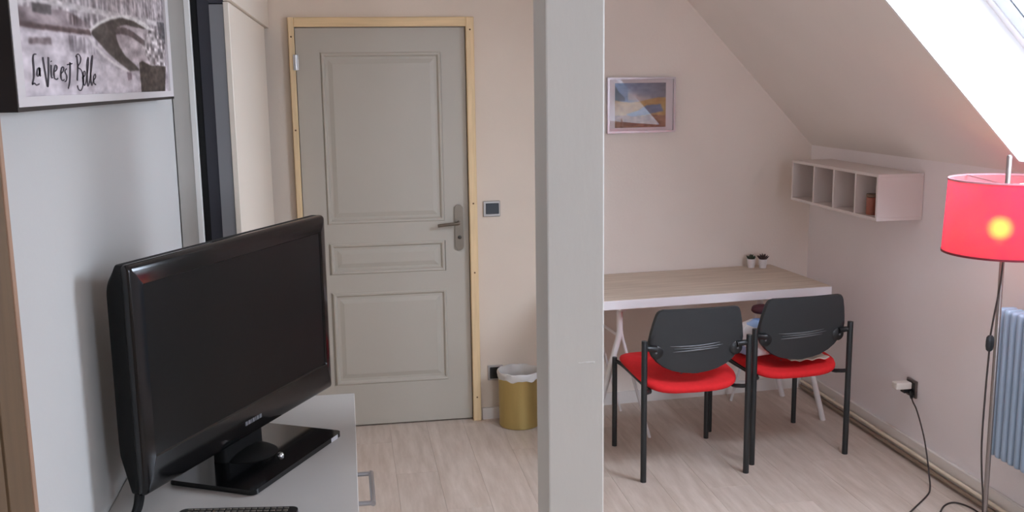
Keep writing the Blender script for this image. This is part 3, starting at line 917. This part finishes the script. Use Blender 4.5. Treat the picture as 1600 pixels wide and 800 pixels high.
def make_chair():
    c = empty('visitor_chair')
    for sx in (-1, 1):
        g = MB()
        g.tube([(sx * .2440, -.236, 0), (sx * .2440, -.236, .640), (sx * .2440, -.236, .648)], [.0135, .0135, .011], 14, rx=.0135)
        lg = g.build('rear_leg', M_CHF, c, smooth=40)
        g = MB(); g.tube([(sx * .2380, .2320, 0), (sx * .2380, .2320, .442), (sx * .2380, .2320, .450)], [.0125, .0125, .010], 14, rx=.0125)
        g.build('front_leg', M_CHF, c, smooth=40)
        g = MB()
        g.tube(smooth_path([(sx * .2440, -.236, .412), (sx * .215, -.205, .404), (sx * .195, -.15, .400), (sx * .195, .12, .404), (sx * .212, .20, .420), (sx * .2380, .232, .434)], 4), .0095, 8)
        g.build('side_rail', M_CHF, c, smooth=40)
        # bracket holding the backrest
        g = MB()
        p0 = back_point(sx * .185, .605)
        g.tube([(sx * .2440, -.236, .612), (sx * .226, -.225, .610), (p0.x, p0.y - .018, .607)], [.012, .013, .015], 12)
        g.lathe([(0, -.010), (.026, -.010), (.030, -.004), (.030, .001), (.024, .005), (0, .006)], 18)
        vs = g.bm.verts[-1:]
        br = g
        o = br.build('bracket', M_BLACK, c, smooth=40)
        # move the disc of the bracket onto the shell
        me = o.data
        nd = 18 * 4 + 2
        for v in list(me.vertices)[-nd:]:
            q_ = Matrix.Rotation(math.radians(90), 4, 'X') @ v.co
            v.co = Vector((sx * .185, p0.y - .014, .590)) + q_
        g = MB(); g.lathe([(0, 0), (.005, 0), (.005, .003), (0, .004)], 10)
        g.build('screw', mat('screw_grey', (110, 110, 112), .4, .5), o, M=Matrix.Translation((sx * .190, p0.y - .0200, .590)) @ Matrix.Rotation(math.radians(90), 4, 'X'))
    for yy in (-.13, .12):
        g = MB()
        g.tube([(-.192, yy, .401), (.192, yy, .401)], .009, 8)
        g.build('seat_rail', M_CHF, c, smooth=40)
    # seat pan and cushion
    g = MB()
    lv = [(.86, .418), (.97, .421), (1.0, .428), (.99, .433)]
    rg = []
    base = superq(.229, -.232, .262, 4.6, taper=.03)
    cy = .012
    for s, z in lv:
        rg.append([g.bm.verts.new((x * s, cy + (yy - cy) * s, z + .055 * (yy - cy))) for x, yy in base])
    for a, b in zip(rg[:-1], rg[1:]):
        for k in range(len(a)): g.bm.faces.new((a[k], a[(k + 1) % len(a)], b[(k + 1) % len(a)], b[k]))
    g.bm.faces.new(rg[0][::-1]); g.bm.faces.new(rg[-1])
    g.build('seat_pan', M_BLACK, c, smooth=50)
    g = MB()
    lv = [(.985, .4335), (1.012, .441), (1.015, .450), (1.0, .459), (.95, .466), (.80, .470), (.5, .469), (.2, .468)]
    rg = []
    for s, z in lv:
        rg.append([g.bm.verts.new((x * s, cy + (yy - cy) * s, z + .055 * (yy - cy) - .010 * max(0, (-.05 - yy)) / .18 * (1 - (x / .23) ** 2) - .018 * max(0, abs(yy - cy) - .16) / .1)) for x, yy in base])
    for a, b in zip(rg[:-1], rg[1:]):
        for k in range(len(a)): g.bm.faces.new((a[k], a[(k + 1) % len(a)], b[(k + 1) % len(a)], b[k]))
    g.bm.faces.new(rg[-1]); g.bm.faces.new(rg[0][::-1])
    g.build('seat', M_RED, c, smooth=50)
    # backrest shell
    g = MB()
    zs_ = [.478, .4805, .484, .495, .515, .54, .575, .61, .64, .68, .72, .745, .762, .774, .782, .787]
    nx = 22
    def sheet(off, sc):
        rows = []
        for z in zs_:
            h = max(back_half(z), .012) * sc
            zz_ = .635 + (z - .635) * (1 - (1 - sc) * .8)
            rows.append([g.bm.verts.new(back_point(-h + 2 * h * k / nx, zz_) + Vector((0, off, 0))) for k in range(nx + 1)])
        return rows
    A = sheet(-.013, .975); B = sheet(0, 1.0); C_ = sheet(.012, .975)
    for R_, flip in ((A, False), (C_, True)):
        for i in range(len(R_) - 1):
            for k in range(nx):
                f = (R_[i][k], R_[i][k + 1], R_[i + 1][k + 1], R_[i + 1][k])
                g.bm.faces.new(f[::-1] if flip else f)
    def rim(R_):
        return R_[0] + [r[-1] for r in R_[1:]] + R_[-1][-2::-1] + [r[0] for r in R_[-2:0:-1]]
    for P_, Q_ in ((rim(A), rim(B)), (rim(B), rim(C_))):
        for k in range(len(P_)):
            j = (k + 1) % len(P_)
            g.bm.faces.new((P_[k], P_[j], Q_[j], Q_[k]))
    bk = g.build('backrest', M_CHB, c, smooth=60)
    # three wavy ribs in the middle of the back, caught light painted as lighter plastic
    for (za, zb, zc_, w0, w1) in ((.616, .606, .623, -.125, .105), (.603, .599, .612, -.105, .120), (.588, .592, .599, -.110, .100)):
        pts = []
        for k in range(13):
            t = k / 12
            s = w0 + (w1 - w0) * t
            z = za * (1 - t) ** 2 + 2 * zb * t * (1 - t) + zc_ * t * t
            pts.append(back_point(s, z) + Vector((0, -.0135, 0)))
        r_ = [.0008 + .0038 * math.sin(math.pi * k / 12) for k in range(13)]
        h = MB(); h.tube(pts, r_, 6); h.build('rib', mat('rib_highlight', (92, 94, 96), .3), bk, smooth=60)
    return c
c1 = make_chair()
c1.location = (1.4895, 4.3730, 0); c1.rotation_euler = (0, 0, math.radians(1.6))
tag(c1, 'black framed chair with an empty red seat, nearest the white pillar', 'chair', 'red seated chairs at the desk')
c2 = copy_tree(c1)
c2.location = (2.0275, 4.4900, 0); c2.rotation_euler = (0, 0, math.radians(5.0))
tag(c2, 'black framed chair with plastic bag on its red seat, nearest the knee wall', 'chair', 'red seated chairs at the desk')

# things lying on the right chair
def crumple(name, loc, size, seed, material, amp=.22, sub=4, squash=None):
    random.seed(seed)
    bm = bmesh.new()
    bmesh.ops.create_icosphere(bm, subdivisions=sub, radius=1)
    dirs = [(Vector((random.gauss(0, 1), random.gauss(0, 1), random.gauss(0, 1))).normalized(), random.uniform(2, 7), random.uniform(0, 6)) for _ in range(14)]
    for v in bm.verts:
        d = v.co.normalized()
        k = 1.0
        for (u, f, ph) in dirs:
            k += amp / 5 * abs(math.sin(f * d.dot(u) + ph)) - amp / 10
        v.co = Vector((d.x * size[0] * k, d.y * size[1] * k, d.z * size[2] * k))
    zmin = -size[2] * .72
    for v in bm.verts:
        if v.co.z < zmin: v.co.z = zmin
    q = MB(); q.bm.free(); q.bm = bm
    o = q.build(name, material, None, smooth=35)
    o.location = (loc[0], loc[1], loc[2] - zmin)
    return o
def patch_mat(name, cols, scale, rough):
    m = mat(name, cols[0], rough)
    nt = m.node_tree; b = nt.nodes['Principled BSDF']
    tc = nt.nodes.new('ShaderNodeTexCoord'); v = nt.nodes.new('ShaderNodeTexVoronoi'); v.inputs['Scale'].default_value = scale
    r = nt.nodes.new('ShaderNodeValToRGB'); r.color_ramp.interpolation = 'CONSTANT'
    sp = nt.nodes.new('ShaderNodeSeparateColor')
    while len(r.color_ramp.elements) < len(cols): r.color_ramp.elements.new(.5)
    for k, cc in enumerate(cols):
        r.color_ramp.elements[k].position = k / len(cols); r.color_ramp.elements[k].color = (*lin(cc), 1)
    nt.links.new(tc.outputs['Object'], v.inputs['Vector']); nt.links.new(v.outputs['Color'], sp.inputs[0])
    nt.links.new(sp.outputs[0], r.inputs[0]); nt.links.new(r.outputs[0], b.inputs['Base Color'])
    return m
pb_ = crumple('plastic_bag', (1.905, 4.440, .482), (.118, .100, .088), 11, patch_mat('printed_plastic', [(226, 224, 226), (120, 150, 200), (214, 206, 204), (150, 176, 214), (232, 230, 228)], 14, .35))
tag(pb_, 'crumpled white and blue plastic bag on the seat of the right hand chair', 'bag')
mp_ = crumple('dark_red_pouch', (1.938, 4.485, .660), (.045, .04, .024), 4, mat('maroon_cloth', (74, 28, 34), .8), amp=.12, sub=3)
tag(mp_, 'small dark red pouch on top of the plastic bag behind the right chair', 'pouch')
q = MB()
random.seed(9)
nx_, ny_ = 18, 10
G = [[q.bm.verts.new((-.10 + .20 * i / nx_, -.070 + .14 * j / ny_, .002 + .004 * math.sin(i * 1.1) * math.cos(j * .9) + random.uniform(0, .002) + (.003 if i in (0, nx_) else 0))) for j in range(ny_ + 1)] for i in range(nx_ + 1)]
G2 = [[q.bm.verts.new(G[i][j].co + Vector((0, 0, .004))) for j in range(ny_ + 1)] for i in range(nx_ + 1)]
for i in range(nx_):
    for j in range(ny_):
        q.bm.faces.new((G[i][j], G[i][j + 1], G[i + 1][j + 1], G[i + 1][j])); q.bm.faces.new((G2[i][j], G2[i + 1][j], G2[i + 1][j + 1], G2[i][j + 1]))
def gr(H): return [H[i][0] for i in range(nx_ + 1)] + [H[nx_][j] for j in range(1, ny_ + 1)] + [H[i][ny_] for i in range(nx_ - 1, -1, -1)] + [H[0][j] for j in range(ny_ - 1, 0, -1)]
a, b = gr(G), gr(G2)
for k in range(len(a)): q.bm.faces.new((a[k], a[(k + 1) % len(a)], b[(k + 1) % len(a)], b[k]))
pc = q.build('folded_cloth', mat('beige_cloth', (198, 186, 176), .8), None, smooth=60)
pc.location = (2.105, 4.372, .4665); pc.rotation_euler = (math.radians(3.1), 0, math.radians(5))
tag(pc, 'flat beige cloth on the red seat under the right chair back', 'cloth')

# ---------------------------------------------------------------- two potted plants on the desk
def succulent(loc, seed, leaf_rgb, label, hgt, nl):
    p_ = tag(empty('potted_succulent', loc), label, 'plant', 'little potted plants on the desk')
    g = MB(); g.lathe([(0, .0005), (.0175, .0005), (.019, .003), (.0235, .046), (.0245, .050), (.0225, .050), (.0215, .042), (0, .042)], 24)
    g.build('pot', mat('white_ceramic', (226, 220, 220), .3), p_, smooth=40)
    g = MB(); g.lathe([(0, .0425), (.0212, .0425), (.0212, .044), (0, .046)], 16); g.build('soil', mat('soil', (52, 42, 34), .95), p_)
    random.seed(seed)
    lm = mat('leaf_%d' % seed, leaf_rgb, .6, var=.25, scale=40)
    for k in range(nl):
        a = k * 2.399
        el = math.radians(25 + 60 * (k / nl))
        L = hgt * random.uniform(.8, 1.1)
        d = Vector((math.cos(a) * math.cos(el), math.sin(a) * math.cos(el), math.sin(el)))
        o = Vector((0, 0, .046)) + Vector((math.cos(a), math.sin(a), 0)) * .006 * (1 - k / nl)
        g = MB(); g.tube([o, o + d * L * .35, o + d * L * .7 + Vector((0, 0, .003)), o + d * L + Vector((0, 0, .006))], [.0035, .0058, .0042, .0006], 7, rx=None)
        g.build('leaf', lm, p_, smooth=60)
succulent((2.184, 5.205, .7408), 1, (58, 68, 52), 'small green succulent in a white pot, left one on the desk', .026, 14)
succulent((2.241, 5.180, .7408), 2, (72, 52, 50), 'small reddish brown succulent in a white pot, right one on the desk', .031, 15)

# ---------------------------------------------------------------- wall shelf
sf = tag(empty('wall_shelf', (0, 0, 0)), 'white open wall shelf with four square compartments under the roof slope', 'shelf')
M_SH = mat('shelf_white', (218, 208, 204), .45)
SX0, SX1, SY0, SY1, SZ0, SZ1, T = 2.345, 2.568, 4.185, 5.075, 1.128, 1.340, .014
def sbox(nm, lo, hi, mm=M_SH):
    g = MB(); g.box(lo, hi, .001); return g.build(nm, mm, sf)
sbox('top_panel', (SX0, SY0, SZ1 - T), (SX1, SY1, SZ1))
sbox('bottom_panel', (SX0, SY0, SZ0), (SX1, SY1, SZ0 + T))
sbox('side_panel', (SX0, SY0, SZ0 + T), (SX1, SY0 + T, SZ1 - T))
sbox('side_panel', (SX0, SY1 - T, SZ0 + T), (SX1, SY1, SZ1 - T))
for yy in (4.391, 4.607, 4.821):
    sbox('divider', (SX0 + .001, yy - T / 2, SZ0 + T), (SX1 - .006, yy + T / 2, SZ1 - T))
sbox('back_panel', (SX1 - .006, SY0 + T, SZ0 + T), (SX1 - .001, SY1 - T, SZ1 - T))
cdl = tag(empty('candle_jar', (2.395, 4.315, SZ0 + T)), 'small reddish brown candle jar in the nearest shelf compartment', 'jar')
g = MB(); g.lathe([(0, .0005), (.026, .0005), (.028, .004), (.028, .080), (.026, .082), (.024, .078), (0, .076)], 22); g.build('jar', mat('terracotta_glass', (150, 84, 66), .35), cdl, smooth=40)
g = MB(); g.lathe([(0, .0825), (.0285, .0825), (.0285, .094), (.026, .097), (0, .097)], 22); g.build('lid', mat('brown_lid', (110, 84, 66), .5), cdl, smooth=40)

# ---------------------------------------------------------------- radiator
rd = tag(empty('radiator', (2.462, 0, 0)), 'white ribbed column radiator on the knee wall behind the lamp', 'radiator')
M_RAD = mat('radiator_shaded_enamel', (156, 176, 198), .35)  # bluish shading of the white enamel is put into this base colour
g = MB(); g.prism(rrect(.030, .59, .0145, 7), -.020, .078, 'y')
f0 = g
# one fin: tall rounded tube section, wide in x and thin in y
def fin_mesh():
    g = MB()
    ring = []
    for (z, k) in ((.290, .55), (.293, .8), (.300, .96), (.310, 1.0), (.862, 1.0), (.874, .95), (.881, .78), (.885, .5)):
        o = []
        for (a, b) in rrect(.080 * (1 - (1 - k) * .5), .033 * k, .0155 * k, 4, .040, 0):
            o.append(g.bm.verts.new((a, b, z)))
        ring.append(o)
    for a, b in zip(ring[:-1], ring[1:]):
        for k in range(len(a)): g.bm.faces.new((a[k], a[(k + 1) % len(a)], b[(k + 1) % len(a)], b[k]))
    g.bm.faces.new(ring[0][::-1]); g.bm.faces.new(ring[-1])
    return g
f0.bm.free()
fin = fin_mesh().build('fin', M_RAD, rd, smooth=50)
fin.location = (0, 3.452, 0)
for k in range(1, 25):
    f2 = fin.copy(); COL.objects.link(f2); f2.location = (0, 3.452 - .0385 * k, 0)
g = MB()
for zz_ in (.325, .845):
    g.tube([(.040, 3.462, zz_), (.040, 3.452 - .0385 * 24.3, zz_)], .012, 10)
g.build('header_tube', M_RAD, rd, smooth=50)
g = MB()
for yy in (3.30, 2.70):
    for zz_ in (.40, .78):
        g.box((.078, yy - .012, zz_ - .012), (.1075, yy + .012, zz_ + .012), .002)
g.build('wall_bracket', M_RAD, rd)

# ---------------------------------------------------------------- socket, plug adapter and floor lamp
s2 = tag(empty('wall_socket', (XR, 4.185, .336)), 'dark wall socket on the knee wall behind the white plug', 'socket')
g = MB(); g.box((-.010, -.042, -.042), (0, .042, .042), .003); g.build('frame', mat('taupe_plastic', (92, 82, 78), .45), s2)
g = MB(); g.box((-.013, -.031, -.031), (-.010, .031, .031), .002); g.build('insert', M_BLACK, s2)
ad = tag(empty('plug_adapter', (XR - .0135, 4.190, .340)), 'white plug adapter sticking out of the knee wall socket', 'adapter')
g = MB(); g.box((-.078, -.020, -.006), (0, .026, .026), .005, 2); g.build('body', mat('white_plug', (228, 222, 214), .4), ad)
g = MB(); g.box((-.036, -.016, -.0255), (-.006, .020, -.0062), .003); tag(g.build('plug_face', M_BLACK, ad), 'black lower half')

LX, LYc = 2.318, 3.250
lp = tag(empty('floor_lamp', (LX, LYc, 0)), 'lit floor lamp with a red drum shade on a thin steel pole', 'lamp')
g = MB(); g.lathe([(0, .0005), (.128, .0005), (.130, .004), (.130, .014), (.124, .020), (.03, .024), (.016, .034), (0, .034)], 40); g.build('base', M_STEEL, lp, smooth=40)
g = MB(); g.tube([(0, 0, .03), (0, 0, 1.487), (0, 0, 1.492)], [.0088, .0088, .005], 14); g.build('pole', mat('pole_steel', (150, 140, 136), .35, .85), lp, smooth=40)
# shade: thin tinted fabric that lets light through
def shade_mat():
    m = bpy.data.materials.new('red_shade_fabric')
    m.use_nodes = True
    nt = m.node_tree
    nt.nodes.remove(nt.nodes['Principled BSDF'])
    df = nt.nodes.new('ShaderNodeBsdfDiffuse'); df.inputs[0].default_value = (*lin((226, 50, 98)), 1)
    tl = nt.nodes.new('ShaderNodeBsdfTranslucent'); tl.inputs[0].default_value = (*lin((240, 56, 112)), 1)
    tp = nt.nodes.new('ShaderNodeBsdfTransparent'); tp.inputs[0].default_value = (.95, .44, .05, 1)
    tc = nt.nodes.new('ShaderNodeTexCoord')
    n = nt.nodes.new('ShaderNodeTexNoise'); n.inputs['Scale'].default_value = 26; n.inputs['Detail'].default_value = 6
    mr = nt.nodes.new('ShaderNodeMapRange'); mr.inputs['To Min'].default_value = .25; mr.inputs['To Max'].default_value = .70
    nt.links.new(tc.outputs['Object'], n.inputs[0]); nt.links.new(n.outputs['Fac'], mr.inputs[0])
    a = nt.nodes.new('ShaderNodeMixShader'); nt.links.new(mr.outputs[0], a.inputs[0])
    nt.links.new(df.outputs[0], a.inputs[1]); nt.links.new(tl.outputs[0], a.inputs[2])
    b = nt.nodes.new('ShaderNodeMixShader'); b.inputs[0].default_value = .19
    nt.links.new(a.outputs[0], b.inputs[1]); nt.links.new(tp.outputs[0], b.inputs[2])
    nt.links.new(b.outputs[0], nt.nodes['Material Output'].inputs[0])
    return m
def lining_mat():
    m = bpy.data.materials.new('white_shade_lining')
    m.use_nodes = True
    nt = m.node_tree
    nt.nodes.remove(nt.nodes['Principled BSDF'])
    df = nt.nodes.new('ShaderNodeBsdfDiffuse'); df.inputs[0].default_value = (.85, .78, .78, 1)
    tl = nt.nodes.new('ShaderNodeBsdfTranslucent'); tl.inputs[0].default_value = (.92, .86, .84, 1)
    tp = nt.nodes.new('ShaderNodeBsdfTransparent')
    a = nt.nodes.new('ShaderNodeMixShader'); a.inputs[0].default_value = .6
    nt.links.new(df.outputs[0], a.inputs[1]); nt.links.new(tl.outputs[0], a.inputs[2])
    b = nt.nodes.new('ShaderNodeMixShader'); b.inputs[0].default_value = .55
    nt.links.new(a.outputs[0], b.inputs[1]); nt.links.new(tp.outputs[0], b.inputs[2])
    nt.links.new(b.outputs[0], nt.nodes['Material Output'].inputs[0])
    return m
g = MB(); g.lathe([(.2060, 1.142), (.1955, 1.407)], 72); sh = g.build('shade', shade_mat(), lp, smooth=60)
g = MB(); g.lathe([(.2045, 1.1435), (.1940, 1.4055)], 72); tag(g.build('shade_lining', lining_mat(), sh, smooth=60), 'white inner lining')
g = MB(); g.lathe([(.2040, 1.1415), (.2075, 1.1415), (.2072, 1.149), (.2040, 1.149)], 64, close=True); tag(g.build('shade_rim', mat('dark_red_trim', (120, 30, 44), .7), sh, smooth=40), 'dark red lower trim')
g = MB(); g.lathe([(.1935, 1.403), (.1975, 1.403), (.1972, 1.409), (.1935, 1.409)], 64, close=True); tag(g.build('shade_rim', mat('pale_rim', (196, 132, 142), .6), sh, smooth=40), 'pale upper trim')
g = MB()
for k in range(3):
    a = math.radians(100 + 120 * k)
    g.tube([(0.012 * math.cos(a), .012 * math.sin(a), 1.385), (.194 * math.cos(a), .194 * math.sin(a), 1.404)], .0022, 6)
g.lathe([(.0092, 1.378), (.016, 1.378), (.016, 1.392), (.0092, 1.392)], 16, close=True)
g.build('spider', M_CHROME, lp, smooth=40)
BX, BY, BZ = -.048, -.045, 1.252
g = MB(); g.tube([(0, 0, 1.150), (BX * .6, BY * .6, 1.152), (BX, BY, 1.157)], .006, 8); g.lathe([(0, 1.154), (.016, 1.154), (.017, 1.180), (0, 1.180)], 18, (BX, BY, 0)); g.build('lamp_holder', M_WHITE, lp, smooth=40)
def bulb_mat():
    m = bpy.data.materials.new('frosted_bulb_glow')
    m.use_nodes = True
    nt = m.node_tree
    nt.nodes.remove(nt.nodes['Principled BSDF'])
    # frosted globe: emission fades to the rim, painting the hot spot's soft halo
    em = nt.nodes.new('ShaderNodeEmission'); em.inputs[0].default_value = (1, .62, .26, 1)
    lw_ = nt.nodes.new('ShaderNodeLayerWeight'); lw_.inputs['Blend'].default_value = .5
    iv = nt.nodes.new('ShaderNodeMath'); iv.operation = 'SUBTRACT'; iv.inputs[0].default_value = 1.0
    pw = nt.nodes.new('ShaderNodeMath'); pw.operation = 'POWER'; pw.inputs[1].default_value = 4.0
    ml = nt.nodes.new('ShaderNodeMath'); ml.operation = 'MULTIPLY'; ml.inputs[1].default_value = 46
    nt.links.new(lw_.outputs['Facing'], iv.inputs[1]); nt.links.new(iv.outputs[0], pw.inputs[0]); nt.links.new(pw.outputs[0], ml.inputs[0])
    nt.links.new(ml.outputs[0], em.inputs[1])
    nt.links.new(em.outputs[0], nt.nodes['Material Output'].inputs[0])
    return m
g = MB(); g.lathe([(0, 1.1802), (.014, 1.1803), (.020, 1.186)] + [(.054 * math.cos(math.radians(t)), 1.238 + .054 * math.sin(math.radians(t))) for t in (-60, -48, -35, -20, 0, 20, 38, 55, 70, 82)] + [(0, 1.292)], 32, (BX, BY, 0)); g.build('bulb', bulb_mat(), lp, smooth=60)
M_CORD = mat('dark_cord', (58, 48, 46), .5)
def L(p_): return (p_[0] - LX, p_[1] - LYc, p_[2])
g = MB(); g.tube(smooth_path([L(v) for v in ((2.312, 3.238, 1.20), (2.300, 3.22, 1.107), (2.294, 3.22, 1.018), (2.279, 3.22, .913), (2.270, 3.22, .840))], 5), .0034, 8)
g.tube(smooth_path([L(v) for v in ((2.270, 3.22, .790), (2.266, 3.22, .639), (2.265, 3.22, .443), (2.274, 3.22, .318), (2.291, 3.228, .22), (2.300, 3.234, .12), (2.304, 3.238, .034))], 5), .0034, 8)
g.build('hanging_cord', M_CORD, lp, smooth=60)
g = MB()
ov = []
for (k, z) in ((.45, .786), (.85, .792), (1.0, .806), (1.0, .822), (.9, .838), (.5, .845)):
    ov.append([g.bm.verts.new((2.270 - LX + .0155 * k * math.cos(a), 3.22 - LYc + .010 * k * math.sin(a), z)) for a in [2 * math.pi * i / 18 for i in range(18)]])
for a, b in zip(ov[:-1], ov[1:]):
    for k in range(18): g.bm.faces.new((a[k], a[(k + 1) % 18], b[(k + 1) % 18], b[k]))
g.bm.faces.new(ov[0][::-1]); g.bm.faces.new(ov[-1])
g.build('cord_switch', mat('cord_switch_black', (36, 36, 38), .4), lp, smooth=50)
g = MB()
g.tube(smooth_path([L(v) for v in ((2.541, 4.155, .318), (2.530, 4.115, .295), (2.527, 4.07, .262), (2.512, 3.984, .178), (2.487, 3.905, .100), (2.462, 3.845, .050), (2.435, 3.79, .012), (2.385, 3.735, .0045),
    (2.246, 3.614, .0045), (2.120, 3.500, .0045), (2.085, 3.380, .0045), (2.15, 3.34, .0045), (2.245, 3.441, .0045), (2.345, 3.570, .0045), (2.410, 3.636, .0045), (2.465, 3.650, .0045), (2.498, 3.590, .0045), (2.490, 3.48, .0045), (2.460, 3.38, .0045), (2.430, 3.325, .006))], 6), .0036, 8)
g.build('power_cord', M_CORD, lp, smooth=60)
g = MB(); g.tube([L((2.5545, 4.168, .3205)), L((2.546, 4.160, .319)), L((2.534, 4.132, .305))], [.0095, .010, .006], 10); g.build('power_plug', M_BLACK, lp, smooth=50)
